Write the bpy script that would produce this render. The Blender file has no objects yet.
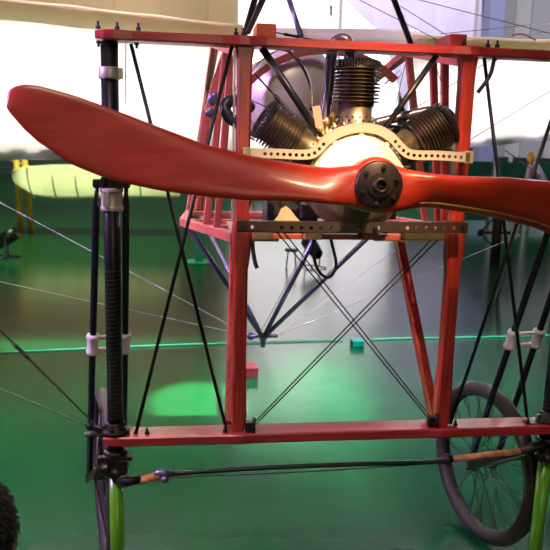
import bpy, bmesh, math, random
from mathutils import Vector, Matrix, Quaternion
random.seed(7)
PI = math.pi
scene = bpy.context.scene
COL = scene.collection
V = Vector

# ------------------------------------------------------------------ camera
CAM = V((-0.486, -1.995, 1.443)); F = 700.0
YAW, PIT, ROL = -0.133, 0.186, -0.027
fwd = V((-math.sin(YAW)*math.cos(PIT), math.cos(YAW)*math.cos(PIT), -math.sin(PIT)))
r0 = V((math.cos(YAW), math.sin(YAW), 0)); d0 = fwd.cross(r0)
rgt = r0*math.cos(ROL) + d0*math.sin(ROL); dwn = -r0*math.sin(ROL) + d0*math.cos(ROL)
cd = bpy.data.cameras.new('camera'); cam = bpy.data.objects.new('camera', cd); COL.objects.link(cam)
m = Matrix((rgt, -dwn, -fwd)).transposed().to_4x4(); m.translation = CAM
cam.matrix_world = m
cd.sensor_width = 36; cd.sensor_fit = 'HORIZONTAL'; cd.lens = F/550*36; cd.clip_end = 200; cd.clip_start = .02
scene.camera = cam
cd.dof.use_dof = True; cd.dof.focus_distance = 2.15; cd.dof.aperture_fstop = 6.3

def at(x, y, ax, val):
    """real-world point seen at photo position (x, y) on the plane axis ax = val"""
    d = rgt*((x-275)/F) + dwn*((y-275)/F) + fwd
    t = (val-CAM[ax])/d[ax]
    return CAM + d*t
def aY(x, y, Y): return at(x, y, 1, Y)

# ------------------------------------------------------------------ materials
MATS = {}
def mat(name, col, rough=.5, metal=0, coat=0, noise=0, nscale=8, stretch=(1,1,1), bump=0, spec=.5, emit=None, estr=0, transl=0, col2=None, rvar=0, alpha=None):
    if name in MATS: return MATS[name]
    M = bpy.data.materials.new(name); M.use_nodes = True
    nt = M.node_tree; b = nt.nodes['Principled BSDF']
    b.inputs['Base Color'].default_value = (*col, 1); b.inputs['Roughness'].default_value = rough
    b.inputs['Metallic'].default_value = metal; b.inputs['Coat Weight'].default_value = coat
    b.inputs['Coat Roughness'].default_value = .12
    b.inputs['Specular IOR Level'].default_value = spec
    if emit: b.inputs['Emission Color'].default_value = (*emit, 1); b.inputs['Emission Strength'].default_value = estr
    if noise or bump or rvar or col2:
        tc = nt.nodes.new('ShaderNodeTexCoord'); mp = nt.nodes.new('ShaderNodeMapping')
        mp.inputs['Scale'].default_value = stretch
        nz = nt.nodes.new('ShaderNodeTexNoise'); nz.inputs['Scale'].default_value = nscale; nz.inputs['Detail'].default_value = 5
        nt.links.new(tc.outputs['Object'], mp.inputs[0]); nt.links.new(mp.outputs[0], nz.inputs['Vector'])
        cr = nt.nodes.new('ShaderNodeValToRGB')
        c2 = col2 or tuple(c*(1-noise) for c in col); c1 = col if col2 else tuple(min(1, c*(1+noise*.5)) for c in col)
        cr.color_ramp.elements[0].position = .35; cr.color_ramp.elements[1].position = .65
        cr.color_ramp.elements[0].color = (*c2, 1); cr.color_ramp.elements[1].color = (*c1, 1)
        nt.links.new(nz.outputs['Fac'], cr.inputs[0]); nt.links.new(cr.outputs[0], b.inputs['Base Color'])
        if bump:
            bp = nt.nodes.new('ShaderNodeBump'); bp.inputs['Strength'].default_value = bump; bp.inputs['Distance'].default_value = .01
            nt.links.new(nz.outputs['Fac'], bp.inputs['Height']); nt.links.new(bp.outputs[0], b.inputs['Normal'])
        if rvar:
            mr = nt.nodes.new('ShaderNodeMapRange'); mr.inputs['To Min'].default_value = max(0, rough-rvar); mr.inputs['To Max'].default_value = rough+rvar
            nt.links.new(nz.outputs['Fac'], mr.inputs[0]); nt.links.new(mr.outputs[0], b.inputs['Roughness'])
    if transl:
        tr = nt.nodes.new('ShaderNodeBsdfTranslucent'); tr.inputs[0].default_value = (*[min(1, c*1.15) for c in col], 1)
        mx = nt.nodes.new('ShaderNodeMixShader'); mx.inputs[0].default_value = transl
        out = nt.nodes['Material Output']
        nt.links.new(b.outputs[0], mx.inputs[1]); nt.links.new(tr.outputs[0], mx.inputs[2]); nt.links.new(mx.outputs[0], out.inputs[0])
    MATS[name] = M; return M

red_wood = mat('red_wood', (.36, .026, .020), .38, coat=.3, noise=.35, nscale=14, stretch=(1, 1, 1))
red_post = mat('red_post', (.42, .032, .016), .38, coat=.3, noise=.45, nscale=10, stretch=(9, 9, .6))
red_beam = mat('red_beam', (.38, .028, .026), .38, coat=.3, noise=.35, nscale=8, stretch=(.6, 8, 8))
prop_wood = mat('propeller_wood', (.44, .030, .012), .36, coat=.22, noise=.22, nscale=5, stretch=(2, 6, 8), rvar=.05)
pink_wood = mat('fuselage_wood', (.55, .12, .09), .5, noise=.25, nscale=8)
rib_wood = mat('cowl_wood', (.32, .06, .035), .45, noise=.3, nscale=6)
black = mat('black_metal', (.012, .012, .014), .35, metal=.3, noise=.2, nscale=20)
dark_steel = mat('dark_steel', (.045, .04, .036), .42, metal=.75, noise=.4, nscale=30)
hub_steel = mat('hub_steel', (.05, .036, .03), .42, metal=.6, noise=.3, nscale=25)
blue_steel = mat('blued_steel', (.16, .14, .26), .3, metal=.7)
alu = mat('aluminium', (.86, .80, .70), .45, metal=.35, noise=.12, nscale=18)
alu_dull = mat('dull_aluminium', (.50, .47, .44), .42, metal=.6, noise=.2, nscale=22)
brass = mat('brass', (.65, .42, .16), .35, metal=.8, noise=.2, nscale=30)
fin_metal = mat('fin_iron', (.085, .063, .045), .4, metal=.8, noise=.2, nscale=40)
barrel_metal = mat('cylinder_iron', (.27, .20, .13), .35, metal=.85, noise=.35, nscale=30)
chrome = mat('chrome', (.7, .7, .78), .15, metal=1)
fabric = mat('wing_fabric', (.84, .80, .74), .8, transl=.55, noise=.05, nscale=5)
cream = mat('cream_fabric', (.72, .66, .45), .8, noise=.1, nscale=5)
rib_dark = mat('rib_tape', (.12, .11, .08), .7)
plastic = mat('white_plastic', (.78, .74, .70), .4)
rubber = mat('tyre_rubber', (.022, .014, .013), .62, noise=.35, nscale=20, bump=.2)
tan = mat('tan_cord', (.52, .26, .08), .7, noise=.4, nscale=60)
tanwood = mat('tan_wood', (.50, .33, .13), .5, noise=.3, nscale=12)
green_paint = mat('green_paint', (.10, .34, .015), .25, coat=.4)
teal_paint = mat('teal_paint', (.0, .28, .20), .4)
yellow_paint = mat('yellow_paint', (.75, .42, .03), .5)
hose = mat('hose_rubber', (.03, .028, .04), .35)
tank_metal = mat('tank_metal', (.74, .68, .68), .38, metal=.25, noise=.08, nscale=4)
box_red = mat('box_red', (.24, .03, .045), .5)
cable_green = mat('cable_green', (.05, .5, .3), .4)

# ------------------------------------------------------------------ mesh builder
class MB:
    def __init__(s): s.bm = bmesh.new(); s.mi = 0; s.mats = []
    def use(s, M):
        if M not in s.mats: s.mats.append(M)
        s.mi = s.mats.index(M); return s
    def _f(s, vs, smooth=False):
        try: f = s.bm.faces.new(vs)
        except ValueError: return
        f.material_index = s.mi; f.smooth = smooth
    def box(s, c, size, rot=None, taper=1):
        c = V(c); hx, hy, hz = [q/2 for q in size]; vs = []
        for z in (-hz, hz):
            k = taper if z > 0 else 1
            for x, y in ((-hx, -hy), (hx, -hy), (hx, hy), (-hx, hy)):
                p = V((x*k, y*k, z))
                if rot: p = rot @ p
                vs.append(s.bm.verts.new(c+p))
        for q in ((3, 2, 1, 0), (4, 5, 6, 7), (0, 1, 5, 4), (1, 2, 6, 5), (2, 3, 7, 6), (3, 0, 4, 7)): s._f([vs[i] for i in q])
        return s
    def frame(s, d):
        d = d.normalized(); a = V((0, 0, 1)) if abs(d.z) < .9 else V((1, 0, 0))
        u = d.cross(a).normalized(); return u, d.cross(u).normalized()
    def path(s, pts, r, n=10, cap=True, closed=False, flat=1.0):
        pts = [V(p) for p in pts]; N = len(pts); rs = r if isinstance(r, (list, tuple)) else [r]*N
        rings = []; u = None
        for i, p in enumerate(pts):
            if closed: d = pts[(i+1) % N]-pts[i-1]
            else: d = pts[min(i+1, N-1)]-pts[max(i-1, 0)]
            d.normalize()
            if u is None: u, w = s.frame(d)
            else:
                u = u - d*u.dot(d); u.normalize(); w = d.cross(u).normalized()
            rings.append([s.bm.verts.new(p+(u*math.cos(2*PI*k/n)+w*math.sin(2*PI*k/n)*flat)*rs[i]) for k in range(n)])
        for i in range(N if closed else N-1):
            A, B = rings[i], rings[(i+1) % N]
            for k in range(n): s._f([A[k], A[(k+1) % n], B[(k+1) % n], B[k]], n > 6)
        if cap and not closed: s._f(rings[0][::-1]); s._f(rings[-1])
        return s
    def tube(s, a, b, r, n=12, r2=None): return s.path([a, b], [r, r2 if r2 is not None else r], n)
    def bar(s, a, b, w, h, up=(0, 0, 1)):
        a, b = V(a), V(b); d = (b-a); L = d.length; d.normalize(); upv = V(up)
        x = d.cross(upv).normalized(); z = x.cross(d).normalized()
        R = Matrix((x, d, z)).transposed()
        return s.box((a+b)/2, (w, L, h), R)
    def lathe(s, prof, o, axis, n=32, closed_ends=True, ref=None):
        """prof: list of (radius, distance along axis)"""
        o = V(o); ax = V(axis).normalized(); u, w = s.frame(ax); rings = []
        for r, h in prof: rings.append([s.bm.verts.new(o+ax*h+(u*math.cos(2*PI*k/n)+w*math.sin(2*PI*k/n))*max(r, 1e-4)) for k in range(n)])
        for A, B in zip(rings, rings[1:]):
            for k in range(n): s._f([A[k], A[(k+1) % n], B[(k+1) % n], B[k]], True)
        if closed_ends: s._f(rings[0][::-1]); s._f(rings[-1])
        return s
    def prism(s, poly, thick):
        """poly: 3D planar points, thick: offset vector"""
        A = [s.bm.verts.new(V(p)) for p in poly]; B = [s.bm.verts.new(V(p)+V(thick)) for p in poly]
        s._f(A[::-1]); s._f(B); n = len(A)
        for i in range(n): s._f([A[i], A[(i+1) % n], B[(i+1) % n], B[i]])
        return s
    def torus(s, c, axis, R, r, n=40, m=10, squash=1):
        c = V(c); ax = V(axis).normalized(); u, w = s.frame(ax)
        pts = [c+(u*math.cos(2*PI*k/n)+w*math.sin(2*PI*k/n))*R for k in range(n)]
        rings = []
        for k in range(n):
            rd = (pts[k]-c).normalized()
            rings.append([s.bm.verts.new(pts[k]+(rd*math.cos(2*PI*j/m)*squash+ax*math.sin(2*PI*j/m))*r) for j in range(m)])
        for k in range(n):
            A, B = rings[k], rings[(k+1) % n]
            for j in range(m): s._f([A[j], A[(j+1) % m], B[(j+1) % m], B[j]], True)
        return s
    def sphere(s, c, r, n=16, m=10, sc=(1, 1, 1), rot=None):
        c = V(c); prev = None
        for i in range(m+1):
            th = PI*i/m; ring = []
            for k in range(n):
                p = V((math.sin(th)*math.cos(2*PI*k/n)*sc[0], math.sin(th)*math.sin(2*PI*k/n)*sc[1], math.cos(th)*sc[2]))*r
                if rot: p = rot @ p
                ring.append(c+p)
            ring = [s.bm.verts.new(q) for q in ring] if 0 < i < m else [s.bm.verts.new(ring[0])]
            if prev:
                for k in range(n):
                    k2 = (k+1) % n
                    if len(prev) == 1: s._f([prev[0], ring[k], ring[k2]], True)
                    elif len(ring) == 1: s._f([prev[k], ring[0], prev[k2]], True)
                    else: s._f([prev[k], ring[k], ring[k2], prev[k2]], True)
            prev = ring
        return s
    def perforated(s, fn, cells, w, hr, thick):
        """strip with real holes. fn(s_pos, t)->point ; cells: [(s0, s1, hole?)]; thick vector"""
        th = V(thick)
        for s0, s1, hole in cells:
            cs, ct = (s0+s1)/2, 0
            bd = [(-1, -1), (0, -1), (1, -1), (1, 0), (1, 1), (0, 1), (-1, 1), (-1, 0)]
            out = [fn(cs+a*(s1-s0)/2, b*w/2) for a, b in bd]
            A = [s.bm.verts.new(p) for p in out]; B = [s.bm.verts.new(p+th) for p in out]
            if hole:
                ang = [math.atan2(b, a) for a, b in bd]
                inn = [fn(cs+math.cos(t)*hr, math.sin(t)*hr) for t in ang]
                A2 = [s.bm.verts.new(p) for p in inn]; B2 = [s.bm.verts.new(p+th) for p in inn]
                for i in range(8):
                    j = (i+1) % 8
                    s._f([A[j], A[i], A2[i], A2[j]]); s._f([B[i], B[j], B2[j], B2[i]]); s._f([A2[i], A2[j], B2[j], B2[i]])
            else: s._f(A[::-1]); s._f(B)
            for i in (0, 1, 4, 5): s._f([A[i], A[i+1], B[i+1], B[i]])
        return s
    def build(s, name, M=None, parent=None, bevel=0, label=None, shade=False):
        if M is not None and not s.mats: s.mats = [M]
        bmesh.ops.recalc_face_normals(s.bm, faces=s.bm.faces)
        me = bpy.data.meshes.new(name); s.bm.to_mesh(me); s.bm.free()
        for q in s.mats: me.materials.append(q)
        o = bpy.data.objects.new(name, me); COL.objects.link(o)
        if parent: o.parent = parent
        if bevel:
            b = o.modifiers.new('b', 'BEVEL'); b.width = bevel; b.segments = 2; b.limit_method = 'ANGLE'; b.angle_limit = .7
        if label: o['label'] = label
        return o

def tag(o, label, cat, group=None, kind=None):
    o['label'] = label; o['category'] = cat
    if group: o['group'] = group
    if kind: o['kind'] = kind
    return o
def struct(o): o['kind'] = 'structure'; return o
def thing(name, loc, label, cat, group=None, rz=0):
    o = bpy.data.objects.new(name, None); COL.objects.link(o); o.location = loc; o.rotation_euler = (0, 0, rz)
    o.empty_display_size = .1
    return tag(o, label, cat, group)
def cat_pts(pts, n=8):
    """catmull-rom through points"""
    P = [V(p) for p in pts]; P = [P[0]*2-P[1]]+P+[P[-1]*2-P[-2]]; out = []
    for i in range(1, len(P)-2):
        for k in range(n):
            t = k/n; a, b, c, d = P[i-1:i+3]
            out.append(.5*((2*b)+(c-a)*t+(2*a-5*b+4*c-d)*t*t+(-a+3*b-3*c+d)*t**3))
    return out+[P[-2]]

# ================================================================== THE HALL
XL, XR, YF, YB, ZC = -11.0, 22.0, -7.0, 26.0, 10.0
fl = mat('green_floor', (.001, .068, .018), .20, coat=0, noise=.10, nscale=.35, rvar=.03, spec=.42)
g = MB(); g.use(fl); g.box(((XL+XR)/2, (YF+YB)/2, -.05), (XR-XL, YB-YF, .1)); struct(g.build('floor'))
# faint ripple on the coating
nt = fl.node_tree; b = nt.nodes['Principled BSDF']
tc = nt.nodes.new('ShaderNodeTexCoord'); nz = nt.nodes.new('ShaderNodeTexNoise'); nz.inputs['Scale'].default_value = 1.6; nz.inputs['Detail'].default_value = 3
bp = nt.nodes.new('ShaderNodeBump'); bp.inputs['Strength'].default_value = .25; bp.inputs['Distance'].default_value = .012
nt.links.new(tc.outputs['Object'], nz.inputs['Vector']); nt.links.new(nz.outputs['Fac'], bp.inputs['Height']); nt.links.new(bp.outputs[0], b.inputs['Normal'])

wall_m = mat('beige_wall', (.52, .42, .28), .8, noise=.08, nscale=.6)
wall_low = mat('dark_teal_wall', (.02, .06, .055), .6, noise=.2, nscale=.7)
grey_wall = mat('grey_wall', (.22, .22, .26), .7, noise=.1, nscale=.5)
ceil_m = mat('ceiling_paint', (.06, .06, .07), .8)
g = MB(); g.box(((XL+XR)/2, (YF+YB)/2, ZC+.1), (XR-XL, YB-YF, .2)); struct(g.build('ceiling', ceil_m))
g = MB()
g.use(wall_low).box(((XL+9.5)/2, YB+.1, 2.6), (9.5-XL, .2, 5.2))
g.use(wall_m).box(((XL+9.5)/2, YB+.1, 7.6), (9.5-XL, .2, 4.8))
g.use(grey_wall).box(((XR+9.5)/2, YB+.1, 5), (XR-9.5, .2, 10)); struct(g.build('wall_back'))
g = MB(); g.box((XL-.1, (YF+YB)/2, 5), (.2, YB-YF, 10)); struct(g.build('wall_left', wall_low))
g = MB(); g.box((XR+.1, (YF+YB)/2, 5), (.2, YB-YF, 10)); struct(g.build('wall_right', grey_wall))
g = MB(); g.box(((XL+XR)/2, YF-.1, 5), (XR-XL, .2, 10)); struct(g.build('wall_front', grey_wall))

# bright lit screen in the middle of the far end
scr_m = mat('lit_screen', (.8, .8, .8), .6, emit=(1.0, .96, 1.0), estr=1.25)
frame_m = mat('screen_frame', (.25, .23, .25), .5)
YS = 19.0
def wpt(x, y, Y): return at(x, y, 1, Y)
t = thing('projection_screen', (wpt(320, 150, YS).x, YS, 0), 'large glowing white projection screen at the far end behind the engine', 'screen')
def rel(o, p): return V(p)-o.location
xa, xb = wpt(238, 60, YS).x, wpt(400, 60, YS).x
g = MB(); g.box(rel(t, ((xa+xb)/2, YS, 4.3)), (xb-xa, .06, 6.4)); g.build('screen_panel', scr_m, t)
g = MB()
for x in (xa, xb): g.box(rel(t, (x, YS+.09, 3.8)), (.1, .1, 7.6))
g.box(rel(t, ((xa+xb)/2, YS+.09, 7.55)), (xb-xa+.1, .1, .1)); g.build('screen_frame', frame_m, t)
# lavender cloth hanging beside it
lav = mat('lavender_cloth', (.50, .46, .60), .8, noise=.15, nscale=1.5, stretch=(1, 1, .3))
t = thing('hanging_cloth', (wpt(420, 100, 18).x, 18, 0), 'pale lavender cloth backdrop with a slanted edge right of the lit screen', 'backdrop')
poly = [wpt(346, 0, 18), wpt(330, -60, 18), wpt(482, -60, 18), wpt(482, 130, 18), wpt(410, 125, 18), wpt(384, 36, 18)]
g = MB(); g.prism([rel(t, p) for p in poly], (0, .04, 0)); g.build('cloth', lav, t)
g = MB(); a, b_ = rel(t, poly[1]), rel(t, poly[2]); g.tube(a-V((.2, 0, 0)), b_+V((.2, 0, 0)), .05)
g.tube(V((b_.x, 0, 0)), b_+V((0, 0, .05)), .05); g.tube(V((a.x+.4, .2, 0)), a+V((.4, .05, .05)), .05); g.build('hanging_rail', frame_m, t)
# column and grey wall boards to its right
colm = mat('blue_column', (.16, .17, .30), .6)
p = wpt(487, 100, 17.5); g = MB(); g.box((p.x, 17.5, 5), (.42, .5, 10)); struct(g.build('trim_1', colm))
brd = [mat('grey_board', (.42, .42, .46), .7), mat('pale_board', (.55, .55, .56), .7)]
for i, (x0, x1) in enumerate(((494, 507), (508, 523), (524, 548), (549, 590), (592, 640))):
    A, B = wpt(x0, 100, 20), wpt(x1, 100, 20)
    g = MB(); g.box(((A.x+B.x)/2, 20, 4.6), (B.x-A.x, .08, 6.8)); g.box(((A.x+B.x)/2, 20, .6), (.1, .1, 1.2)); o = g.build('wall_board', brd[i % 2])
    tag(o, ['narrow grey wall board immediately right of the blue column', 'narrow pale wall board second right of the blue column', 'grey wall board third right of the blue column', 'pale wall board at the right edge above the wing', 'grey wall board furthest to the right'][i], 'board', 'wall boards right of the column')
# curtains / panels on upper left wall
for i, (x0, x1) in enumerate(((-30, 29), (29, 115), (115, 161), (161, 208), (208, 238))):
    A, B = wpt(x0, 5, 24), wpt(x1, 5, 24)
    g = MB(); g.box(((A.x+B.x)/2, 24+.04*(i % 2), 7.2), (B.x-A.x-.01, .1, 4.2))
    g.box(((A.x+B.x)/2, 23.93, 5.15), (B.x-A.x-.05, .06, .1))
    for s in (.2, .8): g.tube((A.x+(B.x-A.x)*s, 24, 9.3), (A.x+(B.x-A.x)*s, 24, 10), .03)
    o = g.build('wall_curtain', mat('beige_curtain_%d' % (i % 2), [(.56, .45, .30), (.52, .42, .29)][i % 2], .85))
    tag(o, ['beige curtain panel at the far top left corner', 'beige curtain panel second from the left at the top', 'narrow beige curtain panel in the middle of the row at the top left',
            'beige curtain panel fourth from the left at the top', 'beige curtain panel next to the lit screen at the top'][i], 'curtain', 'beige curtain panels along the upper back wall')

# ================================================================== THE AEROPLANE
plane = thing('aeroplane', (0, 0, 0), 'early red wooden monoplane with a large red propeller, black finned engine and cream wings', 'aeroplane')
ZL, ZU, AX, PX = .573, 1.712, .683, .32
HUB = V((0, -.27, 1.339))

# beams
def beam(name, z, h, d, xe, bumps):
    g = MB(); n = 60; rings = []
    for i in range(n+1):
        x = -xe+2*xe*i/n; e = min(1, (xe-abs(x))/.05); k = .75+.25*math.sqrt(max(0, e))
        bw = 1+sum(bumps[1]*math.exp(-((x-c)/.035)**2) for c in bumps[0])
        hh, dd = h/2*k*(1+(bw-1)*.4), d/2*k*bw; c = min(hh, dd)*.28
        pts = [(-dd+c, -hh), (dd-c, -hh), (dd, -hh+c), (dd, hh-c), (dd-c, hh), (-dd+c, hh), (-dd, hh-c), (-dd, -hh+c)]
        rings.append([g.bm.verts.new((x, a, z+b_)) for a, b_ in pts])
    for A, B in zip(rings, rings[1:]):
        for k in range(8): g._f([A[k], A[(k+1) % 8], B[(k+1) % 8], B[k]])
    g._f(rings[0][::-1]); g._f(rings[-1]); return g.build(name, red_beam, plane)
beam('lower_beam', ZL, .030, .082, .716, ((-PX, PX), .12))
beam('upper_beam', ZU, .025, .066, .717, ((-PX, PX, -.68, .68), .25))
def post(x):
    g = MB(); zs = [(ZL+.017, .9), (ZL+.06, 1.25), (.8, 1.0), (1.08, 1.0), (1.13, 1.35), (1.20, 1.35), (1.25, 1.0), (1.62, 1.05), (1.67, 1.1), (ZU-.015, 1.35)]
    rings = []
    for z, k in zs:
        w = .0195*k; d = .022; c = .006
        rings.append([g.bm.verts.new((x+a, b_, z)) for a, b_ in ((-w+c, -d), (w-c, -d), (w, -d+c), (w, d-c), (w-c, d), (-w+c, d), (-w, d-c), (-w, -d+c))])
    for A, B in zip(rings, rings[1:]):
        for k in range(8): g._f([A[k], A[(k+1) % 8], B[(k+1) % 8], B[k]])
    return g.build('post', red_post, plane)
post(-PX); post(PX)
g = MB(); g.box((-PX-.027, .0, 1.455), (.006, .03, .47)); g.build('post_highlight', alu_dull, plane)  # pale strip added for the highlight along the left post's edge
# rear legs slanting back from the lower beam to the fuselage
FB = {-1: aY(235, 240, .5), 1: aY(397, 240, .5)}
for s in (-1, 1):
    g = MB(); g.bar((s*(PX-.005)+(.0 if s > 0 else -.028), .045, ZL+.015), FB[s]+V((0, 0, .03)), .034, .032, up=(1, 0, 0)); g.build('rear_leg', red_post, plane, bevel=.005)
# bearer blocks on the upper beam
g = MB(); g.box((-.262, .04, 1.745), (.055, .10, .036)); g.build('bearer_block', mat('orange_block', (.62, .09, .03), .4, noise=.3), plane, bevel=.003)
g = MB(); g.box((.285, .05, 1.742), (.05, .12, .036)); g.build('bearer_block', red_wood, plane, bevel=.003)
# bolts
def bolt(p, r=.007, h=.02, ax=(0, 0, 1), M=None, parent=None, name='bolt'):
    g = MB(); ax = V(ax); p = V(p); g.path([p, p+ax*h*.45], r, 6); g.tube(p, p+ax*h, r*.5, 8); return g.build(name, M or black, parent or plane)
for x in (-.71, -.66, -.605, -.345, -.325, .30, .372, .40, .66): bolt((x, -.012, ZU+.015))
for x in (-.71, -.61, -.34, .34, .395): bolt((x, -.012, ZU-.015), ax=(0, 0, -1), h=.015)
for x in (-.36, -.28, .28, .36, -.59, .6): bolt((x, -.02, ZL+.017), r=.008, h=.018)

# main chassis tubes with springs
SL = {-1: V((-AX, 0, 1.30)), 1: V((AX, 0, 1.30))}
for s in (-1, 1):
    X = s*AX
    g = MB(); g.tube((X, 0, .46), (X, 0, ZU-.014), .0235, 20)
    o = g.build('chassis_tube', black, plane)
    g = MB(); pts = [(X+.0235*math.cos(a*.5), .0235*math.sin(a*.5), .63+a*.5/(2*PI)*.0125) for a in range(0, int(36*4*PI))]
    g.path(pts, .0009, 5); g.build('spring', mat('spring_steel', (.16, .13, .09), .4, metal=.8), o)
    g = MB(); g.lathe([(.026, 0), (.030, .002), (.030, .030), (.026, .032)], (X, 0, 1.600), (0, 0, 1), 24)
    g.box((X+.03, -.01, 1.616), (.012, .02, .028)); g.build('top_clamp', alu_dull, o, bevel=.001)
    # slider collar
    g = MB(); g.lathe([(.025, 0), (.032, .002), (.032, .012), (.029, .014), (.029, .052), (.032, .054), (.032, .064), (.025, .066)], (X, 0, 1.245), (0, 0, 1), 24)
    g.box((X-.012, -.03, 1.28), (.016, .012, .045)); g.build('slider_collar', alu_dull, o, bevel=.001)
    g = MB(); g.box((X, 0, 1.322), (.098, .035, .022)); 
    for q in (-.04, .04): g.sphere((X+q, 0, 1.318), .012)
    for q in (-.02, .0, .02): g.box((X+q, -.022, 1.325), (.012, .012, .03))
    g.build('slider_bracket', black, o, bevel=.002)
    # lower fittings
    g = MB(); g.lathe([(.024, 0), (.036, .004), (.036, .02), (.028, .028), (.026, .06), (.034, .066), (.034, .078), (.024, .08)], (X, 0, .455), (0, 0, 1), 20)
    g.box((X, -.02, .515), (.10, .02, .014)); g.box((X+.02, -.03, .50), (.03, .02, .03)); g.box((X-.03, -.025, .48), (.02, .03, .025))
    g.build('lower_clamp', dark_steel, o, bevel=.002)
    g = MB(); g.lathe([(.024, 0), (.042, .002), (.042, .008), (.030, .012), (.027, .03), (.024, .032)], (X, 0, ZL+.018), (0, 0, 1), 20)
    for a in range(5): g.path([(X+.034*math.cos(a*1.25-1.8), .034*math.sin(a*1.25-1.8), ZL+.024), (X+.034*math.cos(a*1.25-1.8), .034*math.sin(a*1.25-1.8), ZL+.038)], .006, 6)
    g.box((X-s*.0-.06, -.01, ZL+.016), (.06, .03, .005))
    g.build('lower_flange', dark_steel, o, bevel=.001)

# wheels, castored towards the left
CA = math.radians(-11.5); trail = V((math.sin(CA), math.cos(CA), 0)); side = V((math.cos(CA), -math.sin(CA), 0))
RIM = mat('rim_paint', (.42, .40, .62), .3, metal=.6)
for s in (-1, 1):
    c = V((s*AX, 0, .302))+trail*.315
    g = MB(); R = .262
    # rim profile
    n = 56; prof = [(-.015, .010), (-.015, .003), (-.008, -.003), (.008, -.003), (.015, .003), (.015, .010)]
    u, w = trail, V((0, 0, 1)); rings = []
    for k in range(n):
        rd = u*math.cos(2*PI*k/n)+w*math.sin(2*PI*k/n)
        rings.append([g.bm.verts.new(c+rd*(R-.012+b_)+side*a) for a, b_ in prof])
    for k in range(n):
        A, B = rings[k], rings[(k+1) % n]
        for j in range(6): g._f([A[j], A[(j+1) % 6], B[(j+1) % 6], B[j]], False)
    rimo = g.build('wheel', RIM, plane)
    g = MB(); g.torus(c, side, R+.009, .0275, 56, 12, squash=1.0); g.build('tyre', rubber, rimo)
    g = MB(); g.lathe([(.006, -.062), (.010, -.060), (.012, -.045), (.030, -.042), (.030, -.036), (.016, -.030), (.014, 0), (.016, .030), (.030, .036), (.030, .042), (.012, .045), (.010, .060), (.006, .062)], c, side, 20); g.build('hub', dark_steel, rimo)
    g = MB(); ns = 36
    for k in range(ns):
        sg = 1 if k % 2 else -1; a = 2*PI*k/ns; a2 = a+(1.25 if (k//2) % 2 else -1.25)
        p0 = c+side*sg*.039+(u*math.cos(a2)+w*math.sin(a2))*.027; p1 = c+side*sg*.004+(u*math.cos(a)+w*math.sin(a))*(R-.013)
        g.path([p0, p1], .0017, 5)
    g.build('spokes', dark_steel, rimo)
    # upper fork (radius rods) from slider to axle
    top = V((s*AX, 0, 1.315)); ends = []
    for q in (-1, 1):
        a = top+V((q*.040, 0, 0)); b_ = c+side*q*.058
        g = MB(); g.path([a, a.lerp(b_, .03), a.lerp(b_, .05), a.lerp(b_, .97), b_], [.006, .006, .0108, .0108, .007], 12); fk = g.build('fork_rod', mat('rod_enamel', (.045, .045, .06), .25, metal=.7), plane)
        ends.append((a, b_))
    k = .49; A, B = ends[0][0].lerp(ends[0][1], k), ends[1][0].lerp(ends[1][1], k); dr = (ends[0][1]-ends[0][0]).normalized()
    g = MB()
    for q in (A, B): g.lathe([(.012, -.036), (.019, -.033), (.021, -.026), (.017, -.018), (.017, .018), (.021, .026), (.019, .033), (.012, .036)], q, dr, 16)
    for e in (-.022, .022): g.bar(A+dr*e, B+dr*e, .012, .010, up=dr)
    g.build('fork_clamp', plastic, plane, bevel=.001, label='white plastic clamp joining the two fork rods')
    # lower arms
    for q in (-1, 1):
        g = MB(); g.bar(V((s*AX+q*.03, .01, .478)), c+side*q*.066, .012, .022); g.build('lower_arm', dark_steel, plane, bevel=.003)
    # small wheel steering link wires
    g = MB(); g.tube(V((s*AX-.05, .0, .47)), c+side*-.066+V((0, 0, -.02)), .006, 8); g.build('link_rod', black, plane)

# bungee / tension rod across
Yb = -.035
g = MB()
P = [aY(x, y, Yb) for x, y in ((124, 481), (145, 479), (165, 474), (240, 469), (300, 466), (360, 464), (430, 462), (452, 459), (520, 451), (543, 446))]
g.path(cat_pts(P[2:8], 6), .0075, 10); rod = g.build('tension_rod', black, plane)
g = MB(); g.path([P[0]+V((-.03, .02, 0)), P[0], P[0].lerp(P[1], .8)], [.012, .016, .012], 12)
g.torus(P[0]+V((.005, 0, 0)), (0, 1, .3), .016, .007, 16, 8); g.build('rod_eye', dark_steel, rod)
g = MB(); g.path([P[1]-(P[2]-P[1])*.35, P[1]+(P[2]-P[1])*.75], .0115, 12)
for k in range(6): g.torus(P[1]+(P[2]-P[1])*(.75*(k+.5)/6), P[2]-P[1], .0115, .0015, 12, 6)
g.build('cord_wrap', tan, rod)
g = MB(); g.sphere(P[2]+V((0, -.01, -.012)), .012); g.path([P[2]+V((-.03, 0, .004)), P[2]+V((.02, 0, .002))], .011, 10); g.build('rod_joint', blue_steel, rod)
g = MB(); g.path([P[7], P[8]], .0095, 12)
for k in range(18): g.torus(P[7].lerp(P[8], (k+.5)/18), P[8]-P[7], .0095, .0013, 12, 6)
g.build('cord_wrap', tan, rod)
g = MB(); g.sphere(P[7]+V((-.015, 0, 0)), .017); g.path([P[7]+V((-.05, 0, -.001)), P[7]], [.006, .014], 10); g.build('rod_joint', dark_steel, rod)
g = MB(); g.path([P[8], P[9]+V((.02, .02, 0))], [.012, .018], 12); g.build('rod_eye', dark_steel, rod)
g = MB(); g.path(cat_pts([P[2]+V((0, 0, -.012)), aY(300, 472, Yb), P[6]+V((0, 0, -.006))], 6), .0018, 6); g.build('rod_wire', dark_steel, rod)

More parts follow.
